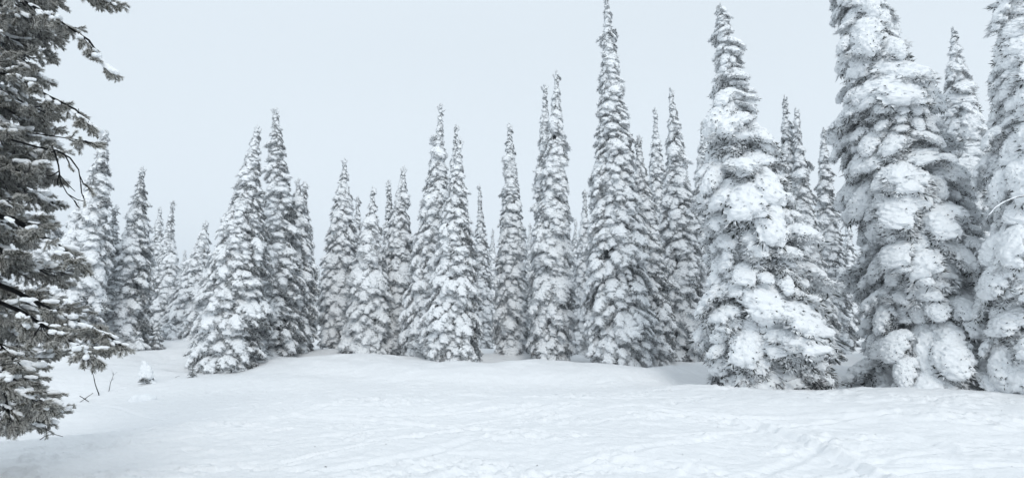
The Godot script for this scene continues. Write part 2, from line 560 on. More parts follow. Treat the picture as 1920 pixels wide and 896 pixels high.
# o: lump (bough length in m), snow (0 dark .. 1 white), tilt (droop in degrees), prof, own (boughs as separate parts), skirt (dead lower branches), clear (bare stem in m)
func fir(label: String, ub: float, vb: float, ut: float, vt: float, depth: float, half_px: float, o := {}) -> Node3D:
	rng.seed = int(ub * 7.0 + vt * 13.0 + depth * 101.0)
	var foot := spot(ub, vb, depth)
	foot.y = land(foot.x, foot.z) - 0.08
	var head := spot(ut, vt, depth + o.get("back", 0.0))
	var t := thing(o.get("called", "fir_tree"), label, o.get("category", "tree"), foot, o.get("group", "snow-covered firs along the clearing"))
	var top := head - foot
	var h := top.y
	var rmax: float = half_px * depth / FOCAL * o.get("slim", 0.78)
	var shape: Array = o.get("prof", SPIRE)
	var size: float = o.get("lump", 0.45)
	if depth > 19.0:
		size *= 0.72
		rmax *= 0.92
	var snow: float = o.get("snow", 0.75)
	var tilt0: float = o.get("tilt", 34.0) - 10.0
	var clear: float = o.get("clear", 0.0)
	var dens: float = o.get("dens", 0.82)
	var sway := Vector3(r(-0.028, 0.028) * h, r(-0.03, 0.03) * h, r(0, 6))
	var axis := func(s: float) -> Vector3: return Vector3(top.x * s * (0.4 + 0.6 * s) + sway.x * sin(s * 3.2 + sway.z) * s * (1.0 - s), h * s, top.z * s + sway.y * sin(s * 4.0 + sway.z) * s * (1.0 - s))
	# trunk
	var b := Bag.new()
	var pts := PackedVector3Array()
	var rads := PackedFloat32Array()
	for k in 15:
		var s := k / 14.0
		pts.append(axis.call(s * 0.98))
		rads.append(maxf(0.012, (0.011 * h + 0.05) * (1.0 - s) * (1.25 if k == 0 else 1.0)))
	b.tube(pts, rads, 9, Color(0.06, 0.055, 0.052), 0.12, rng)
	part("trunk", made(b, M.bark), t)
	# shaded inner twigs
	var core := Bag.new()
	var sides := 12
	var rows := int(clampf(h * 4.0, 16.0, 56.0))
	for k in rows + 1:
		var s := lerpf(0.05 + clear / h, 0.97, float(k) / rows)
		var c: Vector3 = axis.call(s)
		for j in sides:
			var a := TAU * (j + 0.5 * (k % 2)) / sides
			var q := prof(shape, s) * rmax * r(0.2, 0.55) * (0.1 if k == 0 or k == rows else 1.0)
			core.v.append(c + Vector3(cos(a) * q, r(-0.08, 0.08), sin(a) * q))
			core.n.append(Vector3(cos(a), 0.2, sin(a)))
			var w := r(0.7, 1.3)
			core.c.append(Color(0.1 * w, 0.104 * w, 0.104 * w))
	for k in rows:
		for j in sides:
			var a := k * sides + j
			var e := k * sides + (j + 1) % sides
			core.i.append_array(PackedInt32Array([a, a + sides, e, e, a + sides, e + sides]))
	part("inner_twigs", made(core, M.needles), t)
	# boughs
	var heaps := []
	for k in boughs.size():
		heaps.append([])
	var own_left: int = o.get("own", 0)
	var y := 0.12 * size + clear
	var turn := r(0, TAU)
	var seed_at := Vector3(ub, vb, depth)
	while y < h - 0.12:
		var s := y / h
		var rad := prof(shape, s) * rmax
		var c: Vector3 = axis.call(s)
		var big := clampf(size * (0.5 + 0.62 * sqrt(rad / rmax)), 0.09, maxf(rad * 1.1, 0.12))
		var n := maxi(5, int(round(TAU * rad * dens / (0.62 * big))))
		turn += r(0.4, 1.1)
		for k in n:
			var az := turn + TAU * (k + r(-0.38, 0.38)) / n
			var dir := Vector3(cos(az), 0, sin(az))
			var mass := n_soft.get_noise_3dv(seed_at * 3.0 + (c + dir * rad) * (2.6 / size))
			var l := big * r(0.55, 1.45)
			if rng.randf() < 0.05 + 0.36 * smoothstep(-0.1, -0.35, mass):
				continue
			if mass > 0.12:
				l *= 1.2
			if rng.randf() < 0.13:
				l *= 1.3
			var bulge := 1.0 + 0.55 * clampf(mass, -0.45, 0.45) + r(-0.14, 0.14)
			var wind := dir.dot(WINDWARD)
			var white := snow - 0.03 + 0.42 * wind + 0.45 * n_soft.get_noise_3dv(seed_at * 2.0 + (c + dir * rad) * 3.5) + 0.5 * minf(mass, 0.2) + r(-0.22, 0.22)
			var kind := 0
			if white > 0.9:
				kind = ([0, 1, 2] if depth < 19.0 else [1, 2, 3])[rng.randi() % 3]
			elif white > 0.45:
				kind = [1, 2, 3, 4][rng.randi() % 4]
			elif white > 0.16:
				kind = [4, 5, 6][rng.randi() % 3]
			else:
				kind = [6, 7, 8][rng.randi() % 3]
			var shelf := true
			if o.has("plump") and white > 0.55 and rng.randf() < o.plump * (1.0 - smoothstep(0.68, 0.74, s) * (1.0 if vt > 0.0 else 0.0)):
				shelf = rng.randf() < 0.35
				kind = [9, 10][rng.randi() % 2]
			var tilt := deg_to_rad(tilt0 + r(-16, 16) + 16.0 * smoothstep(0.55, 0.95, s) + 8.0 * (1.0 - s))
			var out := (dir * cos(tilt) + Vector3.DOWN * sin(tilt)).normalized()
			var roll := r(-0.35, 0.35)
			var side := out.cross(Vector3.UP).normalized()
			var up := side.cross(out)
			side = (side * cos(roll) + up * sin(roll)).normalized()
			up = side.cross(out)
			var base := c + dir * maxf(rad * bulge - l * cos(tilt) * 0.95, 0.0) + Vector3(0, l * sin(tilt) * 0.55 + r(-0.5, 0.5) * big * (1.0 + smoothstep(0.55, 0.9, s)), 0)
			if base.y - l * 0.6 < -0.25:
				base.y = l * 0.55
			var wide := r(0.95, 1.45) if shelf else r(0.85, 1.2)
			var xf := Transform3D(Basis(out * l, up * l * (r(0.6, 0.85) if shelf else r(0.85, 1.1)), side * l * wide), base)
			var facing := dir.dot(-foot.normalized()) > -0.1
			if own_left > 0 and facing and l * FOCAL / depth > 13.0:
				own_left -= 1
				part("bough", boughs[kind], t, xf)
			else:
				heaps[kind].append(xf)
			if (kind < 6 or kind > 8) and rng.randf() < 0.72:
				# the rimed twigs that hang below the load of snow
				var under: int = [11, 12][rng.randi() % 2] if wind > -0.45 or rng.randf() < 0.5 else [5, 6, 7][rng.randi() % 3]
				var low := (out + Vector3.DOWN * r(0.2, 0.5)).normalized()
				var low_side := low.cross(Vector3.UP).normalized()
				heaps[under].append(Transform3D(Basis(low * l * r(0.78, 0.98), low_side.cross(low) * l * 0.8, low_side * l * wide * 0.9), base - Vector3(0, l * r(0.06, 0.13), 0)))
		y += big * r(0.4, 0.6)
	# the leader
	for k in 9:
		var l := 0.07 + 0.016 * k
		var a := r(0, TAU)
		var out := Vector3(cos(a) * (0.25 + 0.07 * k), 1.0, sin(a) * (0.25 + 0.07 * k)).normalized()
		var side := out.cross(Vector3(sin(a), 0, cos(a))).normalized()
		heaps[[1, 2, 4][k % 3]].append(Transform3D(Basis(out * l * 1.3, side.cross(out) * l * 0.6, side * l * 0.6), axis.call(1.0) + Vector3(r(-0.015, 0.015), 0.02 - 0.045 * k, r(-0.015, 0.015))))
	for k in boughs.size():
		many("snowy_foliage", boughs[k], heaps[k], t)
	# dead drooping branches round the foot
	for k in int(o.get("skirt", 0)):
		var az := r(0, TAU)
		if k % 2 == 0:
			az = r(0.1, PI - 0.1)
		var dir := Vector3(cos(az), 0, sin(az))
		var l: float = rmax * r(0.75, 1.25) * o.get("reach", 1.0)
		var out := (dir + Vector3(0, r(-0.25, 0.12), 0)).normalized()
		var side := out.cross(Vector3.UP).normalized()
		part("dead_branch", dead_sprays[k % dead_sprays.size()], t, Transform3D(Basis(out * l, side.cross(out) * l, side * l), axis.call(0.0) + Vector3(0, r(0.25, 0.75) + clear * 0.6, 0) + dir * rmax * 0.1))
	return t

# ------------------------------------------------------------------ the near pine
func pine(at: Vector3, h: float) -> void:
	rng.seed = 77
	var t := thing("pine_tree", "dark pine with rime-dusted needle tufts and drooping branches, filling the left edge", "tree", at)
	var b := Bag.new()
	var pts := PackedVector3Array()
	var rads := PackedFloat32Array()
	for k in 13:
		var s := k / 12.0
		pts.append(Vector3(0.06 * sin(s * 5.0), h * s - 0.15, 0.05 * sin(s * 4.0 + 1.0)))
		rads.append(lerpf(0.17, 0.02, s))
	b.tube(pts, rads, 12, Color(0.085, 0.075, 0.068), 0.1, rng)
	part("trunk", made(b, M.bark), t)
	var tufts := [[], [], []]
	var loads := [[], []]
	var y := 1.15
	while y < h - 0.3:
		var n := 5 if y > 1.9 and y < 4.6 else 4
		var turn := r(0, TAU)
		for k in n:
			var az := turn + TAU * (k + r(-0.3, 0.3)) / n
			pine_branch(t, Vector3(0, y + r(-0.12, 0.12), 0), az, 1.3 * pow(1.0 - y / (h + 1.6), 0.7) * r(0.68, 1.08), tufts, loads)
		y += r(0.14, 0.22)
	# the limbs that reach out over the snow: places along each, thickness, twigs, tufts per twig
	for q in [[[[-60, -60], [40, 0], [110, 40], [165, 75], [198, 122]], 0.02, 22, 5], [[[-40, -110], [80, -50], [150, -20], [205, 0]], 0.02, 16, 5], [[[-80, 130], [20, 140], [90, 180], [140, 205], [160, 226]], 0.018, 20, 4],
		[[[-60, 395], [20, 410], [70, 440], [110, 462], [142, 488]], 0.03, 16, 5], [[[-40, 520], [25, 545], [80, 574], [140, 602], [185, 622], [218, 640]], 0.027, 26, 5], [[[-40, 550], [40, 585], [95, 620], [140, 645], [165, 662]], 0.02, 22, 5],
		[[[-60, 610], [0, 650], [40, 690], [56, 750]], 0.02, 26, 6], [[[-60, 650], [0, 690], [40, 725], [84, 752]], 0.018, 24, 5], [[[-80, 640], [-20, 690], [8, 740], [16, 780]], 0.018, 24, 6],
		[[[20, 262], [70, 276], [105, 282], [130, 296], [146, 318], [150, 345]], 0.012, 5, 1], [[[100, 281], [108, 310], [112, 340], [124, 362], [138, 376]], 0.009, 5, 0], [[[60, 250], [110, 257], [158, 264]], 0.008, 6, 2]]:
		var pts2 := PackedVector3Array()
		var rads2 := PackedFloat32Array()
		var n2: int = q[0].size()
		var near := r(5.5, 5.9)
		for k in n2:
			pts2.append(spot(q[0][k][0], q[0][k][1], near - 0.03 * k) - at)
			rads2.append(q[1] * (1.0 - 0.65 * k / (n2 - 1.0)))
		pine_limb(t, pts2, rads2, q[2], q[3], 0.75, tufts, loads)
	for k in 3:
		many("needle_tufts", brushes[k], tufts[k], t)
	for k in 2:
		many("branch_snow", pads[k], loads[k], t)

func frame_of(out: Vector3, l: float, w: float, at: Vector3) -> Transform3D:
	var side := out.cross(Vector3.UP).normalized()
	return Transform3D(Basis(out * l, side.cross(out) * w, side * w), at)

func pine_branch(t: Node3D, at: Vector3, az: float, l: float, tufts: Array, loads: Array) -> void:
	var dir := Vector3(cos(az), 0, sin(az))
	var across := Vector3(-sin(az), 0, cos(az))
	var pts := PackedVector3Array()
	var rads := PackedFloat32Array()
	var sag := r(0.35, 0.75) if at.y > 2.4 else r(0.15, 0.4)
	var sway := r(-0.2, 0.2)
	for k in 9:
		var s := k / 8.0
		pts.append(at + dir * l * s + across * sway * s * s * l + Vector3.UP * l * (-sag * s + 0.14 * s * s * s + 0.025 * sin(s * 9.0 + l * 30.0)))
		rads.append(lerpf(0.006 + 0.013 * l, 0.006, s))
	pine_limb(t, pts, rads, int(10.0 + l * 11.0), 5, clampf(l, 0.6, 1.4), tufts, loads)

func pine_limb(t: Node3D, pts: PackedVector3Array, rads: PackedFloat32Array, twigs: int, bushy: int, reach: float, tufts: Array, loads: Array) -> void:
	var b := Bag.new()
	b.tube(pts, rads, 6, Color(0.05, 0.044, 0.042), 0.15, rng)
	var m1 := pts.size() - 1
	var line := (pts[m1] - pts[0])
	var across := Vector3(-line.z, 0, line.x).normalized()
	for k in twigs:
		var s := 1.0 if k == 0 else r(0.22, 1.0)
		var j := mini(int(s * m1), m1 - 1)
		var p := pts[j].lerp(pts[j + 1], s * m1 - j)
		var along := (pts[j + 1] - pts[j]).normalized()
		var side := across * (1.0 if k % 2 else -1.0)
		var d := (along * r(0.5, 1.1) + side * r(0.15, 1.0) + Vector3.UP * r(-0.6, 0.35)).normalized() if k > 0 else along
		var tl := r(0.16, 0.42) * (1.1 - 0.6 * s) * reach
		var m := p + d * tl * 0.55 + Vector3(0, -0.02, 0)
		var e := m + (d + Vector3(r(-0.3, 0.3), r(-0.15, 0.4), r(-0.3, 0.3))).normalized() * tl * 0.5
		b.tube(PackedVector3Array([p, m, e]), PackedFloat32Array([0.0075, 0.006, 0.004]), 4, Color(0.052, 0.046, 0.043))
		for i in (bushy + rng.randi() % (bushy + 2) if bushy > 0 else 0):
			var f := r(0.35, 1.0) if i else 1.0
			var q := p.lerp(m, f * 2.0) if f < 0.5 else m.lerp(e, f * 2.0 - 1.0)
			var o := (d * 0.9 + Vector3(r(-1, 1), r(-1.0, 0.5), r(-1, 1)) * (0.75 if i else 0.15)).normalized()
			var len := r(0.095, 0.165)
			(tufts[rng.randi() % 3] as Array).append(frame_of(o, len, len * r(0.65, 0.9), q - o * len * 0.3))
		if bushy > 3 and rng.randf() < 0.5:
			var w := r(0.07, 0.22)
			(loads[rng.randi() % 2] as Array).append(frame_of(Vector3(d.x, d.y * 0.5, d.z).normalized(), w * 1.4, w * 0.75, m + Vector3(0, 0.025, 0)))
	part("branch", made(b, M.bark), t)

# ------------------------------------------------------------------ small things
func stem(called: String, label: String, u: float, v: float, ut: float, vt: float, depth: float, rad: float) -> void:
	rng.seed = int(u * 3.0 + v)
	var foot := spot(u, v, depth)
	foot.y = height(foot.x, foot.z) - 0.03
	var top := Vector3(ut - u, v - vt, 0.0) / FOCAL * depth
	var t := thing(called, label, "stem", foot)
	var b := Bag.new()
	var pts := PackedVector3Array()
	var rads := PackedFloat32Array()
	for k in 8:
		var s := k / 7.0
		pts.append(top * s + Vector3(0.012 * sin(s * 9.0), 0, 0.012 * sin(s * 7.0)))
		rads.append(lerpf(rad, rad * 0.45, s))
	b.tube(pts, rads, 6, Color(0.06, 0.052, 0.046), 0.12, rng)
	part("stem", made(b, M.bark), t)
	var w := Bag.new()
	for k in 5:
		var s := r(0.45, 1.0)
		var p := top * s
		var d := Vector3(r(-1, 1), r(0.1, 0.9), r(-1, 1)).normalized() * r(0.06, 0.16)
		w.tube(PackedVector3Array([p, p + d * 0.6, p + d + Vector3(0, 0.02, 0)]), PackedFloat32Array([rad * 0.4, rad * 0.3, rad * 0.15]), 4, Color(0.07, 0.06, 0.052))
	part("twig", made(w, M.bark), t)

func seedling(label: String, u: float, v: float, vt: float, depth: float, width: float, snow: int, cap: float, lean := 0.0) -> void:
	rng.seed = int(u * 5.0 + v)
	var foot := spot(u, v, depth)
	foot.y = height(foot.x, foot.z) - 0.03
	var h := (v - vt) / FOCAL * depth
	var t := thing("fir_seedling", label, "seedling", foot, "")
	var b := Bag.new()
	b.tube(PackedVector3Array([Vector3.ZERO, Vector3(lean * 0.5, h * 0.5, 0), Vector3(lean, h * 0.95, 0)]), PackedFloat32Array([0.018, 0.013, 0.006]), 6, Color(0.06, 0.053, 0.048))
	part("trunk", made(b, M.bark), t)
	var n := int(7 + h * 14.0)
	for k in n:
		var s := (k + 0.5) / n
		var az := k * 2.4 + r(-0.3, 0.3)
		var l := width * (1.05 - 0.8 * s) * r(0.7, 1.2)
		var out := Vector3(cos(az), r(-0.5, 0.3), sin(az)).normalized()
		part("bough", boughs[[4, 6, 7, 8][(k + snow) % 4] if snow < 2 else [1, 2, 4, 3][k % 4]], t, frame_of(out, l, l * 0.9, Vector3(lean * s, h * (0.08 + 0.85 * s), 0)))
	if cap > 0.0:
		var caps := [[Vector3(0, -0.1, 0), Vector3(-0.08, 0.32, 0), 0.2, 0.11], [Vector3(0.13, -0.16, 0.03), Vector3(0.06, 0.06, 0), 0.17, 0.15], [Vector3(-0.1, -0.18, 0), Vector3(-0.09, 0.1, 0.02), 0.15, 0.13]]
		part("snow_cap", made(lump(caps, 0.03, 0.08, 0.06, 0.06, 0.02, Vector3(u, 0, 0)), M.tree_snow), t, Transform3D(Basis().scaled(Vector3.ONE * cap), Vector3(lean, h * 0.62, 0)))

func fallen_twig(label: String, u: float, v: float, depth: float, lines: Array, rad: float, needles: bool) -> void:
	rng.seed = int(u + v)
	var foot := spot(u, v, depth)
	foot.y = height(foot.x, foot.z)
	var t := thing("twig", label, "twig", foot)
	for q in lines:
		var b := Bag.new()
		var pts := PackedVector3Array()
		var rads := PackedFloat32Array()
		for p in q:
			pts.append(p)
			rads.append(rad * (1.0 - 0.5 * pts.size() / q.size()))
		b.tube(pts, rads, 5, Color(0.05, 0.045, 0.04))
		part("stick", made(b, M.bark), t)
		if needles:
			for k in 3:
				part("needle_tuft", brushes[k], t, frame_of((pts[-1] - pts[0]).normalized(), 0.1, 0.07, pts[0].lerp(pts[-1], 0.25 + 0.3 * k)))

# ------------------------------------------------------------------ the scene
func _ready() -> void:
	var cam := Camera3D.new()
	cam.name = "camera"
	cam.position = EYE
	cam.rotation_degrees = Vector3(PITCH, 0, 0)
	cam.fov = rad_to_deg(2.0 * atan(448.0 / FOCAL))
	cam.near = 0.1
	cam.far = 3000.0
	add_child(cam)
	cam.current = true

	for q in [[n_soft, 3, 0.16, 3], [n_mid, 11, 0.7, 3], [n_fine, 23, 0.9, 3]]:
		var n: FastNoiseLite = q[0]
		n.noise_type = FastNoiseLite.TYPE_SIMPLEX_SMOOTH
		n.seed = q[1]
		n.frequency = q[2]
		n.fractal_octaves = q[3]
	n_cell.noise_type = FastNoiseLite.TYPE_CELLULAR
	n_cell.seed = 31
	n_cell.frequency = 5.5
	n_cell.cellular_return_type = FastNoiseLite.RETURN_DISTANCE
	n_cell.fractal_type = FastNoiseLite.FRACTAL_NONE

	# a flat grey-white overcast, a little brighter overhead
	var im := Image.create(256, 128, false, Image.FORMAT_RGBF)
	var cn := FastNoiseLite.new()
	cn.seed = 8
	cn.frequency = 0.9
	for y in 128:
		var e := (0.5 - (y + 0.5) / 128.0) * PI
		for x in 256:
			var a := TAU * (x + 0.5) / 256.0
			var p := Vector3(cos(a) * cos(e), sin(e) * 2.2, sin(a) * cos(e))
			var k := 1.0 + 0.08 * smoothstep(0.45, 1.0, sin(maxf(e, 0.0))) + 0.105 * (1.0 - smoothstep(0.08, 0.55, sin(maxf(e, 0.0)))) + 0.02 * cn.get_noise_3dv(p)
			im.set_pixel(x, y, Color(0.764 * k, 0.849 * k, 0.924 * k))
	var pano := PanoramaSkyMaterial.new()
	pano.panorama = ImageTexture.create_from_image(im)
	var sky := Sky.new()
	sky.sky_material = pano
	var env := Environment.new()
	env.background_mode = Environment.BG_SKY
	env.sky = sky
	env.tonemap_mode = Environment.TONE_MAPPER_LINEAR
	env.tonemap_exposure = 1.035
	env.sdfgi_enabled = true
	env.ssao_enabled = true
	env.ssil_enabled = true
	env.fog_enabled = true
	env.fog_density = 0.003
	env.fog_light_color = Color(0.9, 0.94, 0.98)
	var we := WorldEnvironment.new()
	we.name = "environment"
	we.environment = env
	add_child(we)
	var sun := DirectionalLight3D.new()
	sun.name = "sun"
	sun.light_energy = 0.4
	sun.light_color = Color(1.0, 0.99, 0.975)
	sun.light_angular_distance = 25.0
	sun.shadow_enabled = true
	sun.rotation_degrees = Vector3(-31, 13, 0)
	add_child(sun)

	make_materials()

	# ground points read off the place: the run, the lip at its edge, the hollow on the left, the rise behind
	for q in [[960, 896, 7.3], [300, 896, 7.3], [1600, 896, 7.4], [960, 800, 10.6], [1500, 800, 10.4], [500, 800, 10.4], [960, 740, 14.4], [700, 740, 14.2], [1250, 745, 13.6], [1600, 750, 12.2], [1850, 750, 12.0], [1420, 740, 13.2],
		[1500, 724, 13.6], [1640, 727, 13.4], [1780, 727, 13.4], [1900, 727, 13.4], [1380, 716, 14.6], [1300, 690, 18.6], [1200, 684, 19.4],
		[1100, 681, 20.0], [1000, 678, 20.0], [900, 678, 20.0], [760, 668, 21.5], [640, 665, 22.0], [520, 668, 21.5], [560, 648, 26.0],
		[1600, 690, 19.0], [1640, 665, 23.5], [1590, 645, 28.0], [1240, 676, 22.5], [930, 655, 25.5],
		[200, 700, 18.0], [330, 640, 27.0], [300, 625, 31.0], [100, 690, 18.5], [270, 715, 16.5], [420, 700, 18.0],
		[230, 750, 14.6], [350, 752, 14.4], [420, 765, 13.4], [110, 765, 14.2]]:
		mark(q[0], q[1], q[2])
	for q in [[60, 836, 9.0], [150, 826, 9.3], [250, 812, 9.8], [340, 798, 10.3], [420, 830, 9.2], [200, 862, 8.2]]:
		mark(q[0], q[1], q[2], 1.4, 0.8)
	for q in [[100, 815, 11.4], [190, 804, 11.8], [280, 788, 12.2]]:
		mark(q[0], q[1] + 6, q[2], 1.3, 1.0)

	for q in [[1330, 713, 14.4], [1440, 722, 13.7], [1540, 726, 13.4], [1640, 728, 13.2], [1740, 728, 13.2], [1840, 728, 13.2], [1240, 686, 18.0]]:
		mark(q[0], q[1], q[2], 2.2, 0.7)
	for q in [[1330, 740, 15.8], [1400, 748, 15.4], [1500, 750, 15.3], [1600, 748, 15.6], [1700, 750, 15.2], [1820, 748, 15.4], [1300, 715, 17.6], [930, 690, 22.5], [580, 672, 24.0], [1060, 690, 22.0]]:
		mark(q[0], q[1], q[2], 1.4, 1.0)
	var FIRS := firs()
	for q in FIRS:
		mark(q[1], q[2] + 5.0, q[5], 0.8)
	spread_knots()
	# old ski tracks, soft and half drifted over: from, to, half width, depth, bend
	for q in [[1380, 780, 1720, 880, 0.14, 0.085, 0.25], [1640, 800, 1800, 822, 0.17, 0.07, 0.1], [1100, 830, 1320, 850, 0.13, 0.06, 0.15], [560, 850, 900, 800, 0.12, 0.03, -0.3], [600, 880, 980, 830, 0.1, 0.03, -0.2], [1000, 780, 1260, 762, 0.1, 0.025, 0.3],
		[300, 800, 620, 760, 0.14, 0.03, -0.2], [900, 880, 1400, 800, 0.1, 0.025, 0.4], [1500, 860, 1900, 840, 0.1, 0.03, 0.2], [1150, 700, 1400, 735, 0.12, 0.03, 0.2], [420, 870, 760, 860, 0.1, 0.025, 0.15], [1250, 880, 1560, 800, 0.1, 0.025, -0.2]]:
		var a := spot(q[0], q[1], 10.0)
		var b := spot(q[2], q[3], 10.0)
		var da := ray(q[0], q[1])
		var db := ray(q[2], q[3])
		a = EYE + da * (1.45 / -da.y)
		b = EYE + db * (1.45 / -db.y)
		ruts.append([Vector2(a.x, a.z), Vector2(b.x, b.z), q[4], q[5], q[6]])
	rng.seed = 515
	for k in 34:
		var c := Vector2(r(-9.0, 9.5), -r(7.4, 15.0))
		var a := r(0.1, 0.75) * (1.0 if c.x < 0.5 else -1.0) * (1.0 if rng.randf() < 0.8 else -1.0)
		var l := Vector2(cos(a), -sin(a)) * r(1.0, 3.4)
		ruts.append([c - l, c + l, r(0.05, 0.12), r(0.015, 0.045), r(-0.35, 0.35)])
	make_ground()

	# shared pieces:            fat  droop spread pairs fingers dark bump
	boughs.append(make_bough(0.200, 0.62, 0.50, 4, 260, 0.10, 0.075, 1))
	boughs.append(make_bough(0.160, 0.50, 0.55, 4, 320, 0.12, 0.070, 2))
	boughs.append(make_bough(0.150, 0.72, 0.52, 5, 340, 0.14, 0.065, 3))
	boughs.append(make_bough(0.120, 0.55, 0.58, 5, 420, 0.16, 0.060, 4))
	boughs.append(make_bough(0.105, 0.45, 0.55, 5, 460, 0.2, 0.055, 5))
	boughs.append(make_bough(0.085, 0.50, 0.56, 5, 500, 0.27, 0.050, 6))
	boughs.append(make_bough(0.070, 0.42, 0.55, 5, 540, 0.36, 0.045, 7))
	boughs.append(make_bough(0.045, 0.40, 0.52, 5, 560, 0.44, 0.030, 8))
	boughs.append(make_bough(0.000, 0.35, 0.50, 5, 560, 0.54, 0.030, 9))
	boughs.append(make_bough(0.250, 0.80, 0.46, 3, 200, 0.30, 0.060, 10))
	boughs.append(make_bough(0.230, 0.70, 0.58, 4, 260, 0.30, 0.070, 11))
	boughs.append(make_bough(0.000, 0.55, 0.54, 6, 820, 0.12, 0.030, 12))
	boughs.append(make_bough(0.035, 0.60, 0.56, 6, 760, 0.2, 0.040, 13))
	for k in 2:
		pads.append(make_pad(20 + k))
	for k in 3:
		dead_sprays.append(make_dead_spray(30 + k))
	for k in 3:
		brushes.append(make_brush(40 + k, [0.75, 0.9, 1.0][k]))

	for q in FIRS:
		var made_fir := fir(q[0], q[1], q[2], q[3], q[4], q[5], q[6], q[7])
		if q[1] == 2012:
			# a bare arching branch with a thin load of snow reaches out of the edge tree
			var arm := Bag.new()
			var capping := []
			var along := PackedVector3Array()
			var thick := PackedFloat32Array()
			for k in 7:
				var p := spot([1960, 1930, 1905, 1885, 1868, 1856, 1850][k], [366, 366, 371, 379, 390, 404, 420][k], 11.2) - made_fir.position
				along.append(p)
				thick.append(0.011 - 0.0012 * k)
				if k > 0 and k < 6:
					capping.append([along[k - 1] + Vector3(0, 0.012, 0), p + Vector3(0, 0.012, 0), 0.014, 0.011])
			arm.tube(along, thick, 6, Color(0.07, 0.06, 0.055))
			part("bare_branch", made(arm, M.bark), made_fir)
			part("branch_snow", made(lump(capping, 0.008, 0.01, 0.0, 0.008, 0.004, Vector3.ZERO), M.tree_snow), made_fir)

	var foot := spot(-150, 836, 6.4)
	foot.y = land(foot.x, foot.z) - 0.1
	pine(foot, 8.2)

	stem("bare_stem", "thin bare stem leaning left out of the snow below the pine's longest bough", 186, 735, 165, 688, 15.2, 0.014)
	stem("bare_stem", "shorter bare stem standing upright in the snow beside the leaning stem", 203, 726, 208, 690, 15.6, 0.009)
	seedling("fir seedling with a tall snow cap alone on the left snow slope", 274, 718, 682, 16.4, 0.26, 0, 0.72, -0.05)
	seedling("tiny brown seedling in front of the big dark-sided fir on the left", 360, 719, 692, 17.4, 0.17, 0, 0.0, -0.05)
	seedling("small snow-dusted fir sapling in the gap between the left trees", 287, 662, 606, 25.0, 0.42, 1, 0.0, 0.1)
	seedling("rounded snow-plastered sapling on the rise in the left gap", 318, 628, 590, 29.0, 0.6, 2, 0.0, -0.1)
	seedling("low snow-plastered shrub left of the sapling in the left gap", 254, 668, 640, 23.5, 0.5, 2, 0.0, 0.05)
	seedling("low dusted shrub under the right skirt of the big dark-flanked fir", 492, 672, 646, 21.5, 0.45, 1, 0.0, 0.05)
	fallen_twig("needled twig tip poking crosswise out of the snow left of the bare stems", 160, 741, 14.6, [[Vector3(-0.16, 0.14, 0), Vector3(0, 0.06, 0), Vector3(0.12, -0.02, 0)], [Vector3(-0.12, -0.01, 0.02), Vector3(0, 0.08, 0), Vector3(0.1, 0.17, -0.02)]], 0.01, true)
	fallen_twig("bare arched twig sticking out of the snow beneath the pine's lowest bough", 92, 826, 9.4, [[Vector3(-0.16, -0.02, 0), Vector3(-0.06, 0.05, 0.02), Vector3(0.06, 0.07, 0.02), Vector3(0.2, 0.03, 0)]], 0.008, false)
	fallen_twig("lone tiny twig on the snow left of the tiny brown seedling", 331, 707, 17.6, [[Vector3(-0.06, 0.01, 0), Vector3(0.0, 0.04, 0), Vector3(0.08, 0.06, 0)]], 0.006, false)
	# a lump of fallen snow at the rim of the hollow
	var lp := spot(266, 748, 14.6)
	lp.y = height(lp.x, lp.z)
	var st := part("snow_clod", made(lump([[Vector3(-0.2, 0, 0), Vector3(0.2, 0.02, 0), 0.12, 0.13], [Vector3(0.0, 0.04, 0.05), Vector3(0.14, 0.04, 0.0), 0.1, 0.1]], 0.03, 0.06, 0.03, 0.04, 0.01, Vector3(3, 1, 2)), M.tree_snow), self, Transform3D(Basis(), lp))
	st.set_meta("label", "rounded clod of fallen snow on the rim of the smooth hollow at left")
	st.set_meta("category", "snow clod")
	# bits of bark and needles blown on the snow
	var bits := Bag.new()
	rng.seed = 404
	for k in 46:
		var u := r(60, 1880)
		var d := r(7.6, 14.0)
		var x := (u - 960.0) / FOCAL * d * 1.03
		var a := r(0, TAU)
		bits.spindle(Vector3(x, height(x, -d) + 0.004, -d), Vector3(cos(a), 0.1, sin(a)), r(0.015, 0.05), r(0.003, 0.007), Color(0.09, 0.08, 0.07), Color(0.09, 0.08, 0.07))
	var lit := part("needle_litter", made(bits, M.needles), self, Transform3D.IDENTITY, true)
	lit.set_meta("label", "scattered specks of bark and needles on the trodden snow")
	lit.set_meta("category", "litter")

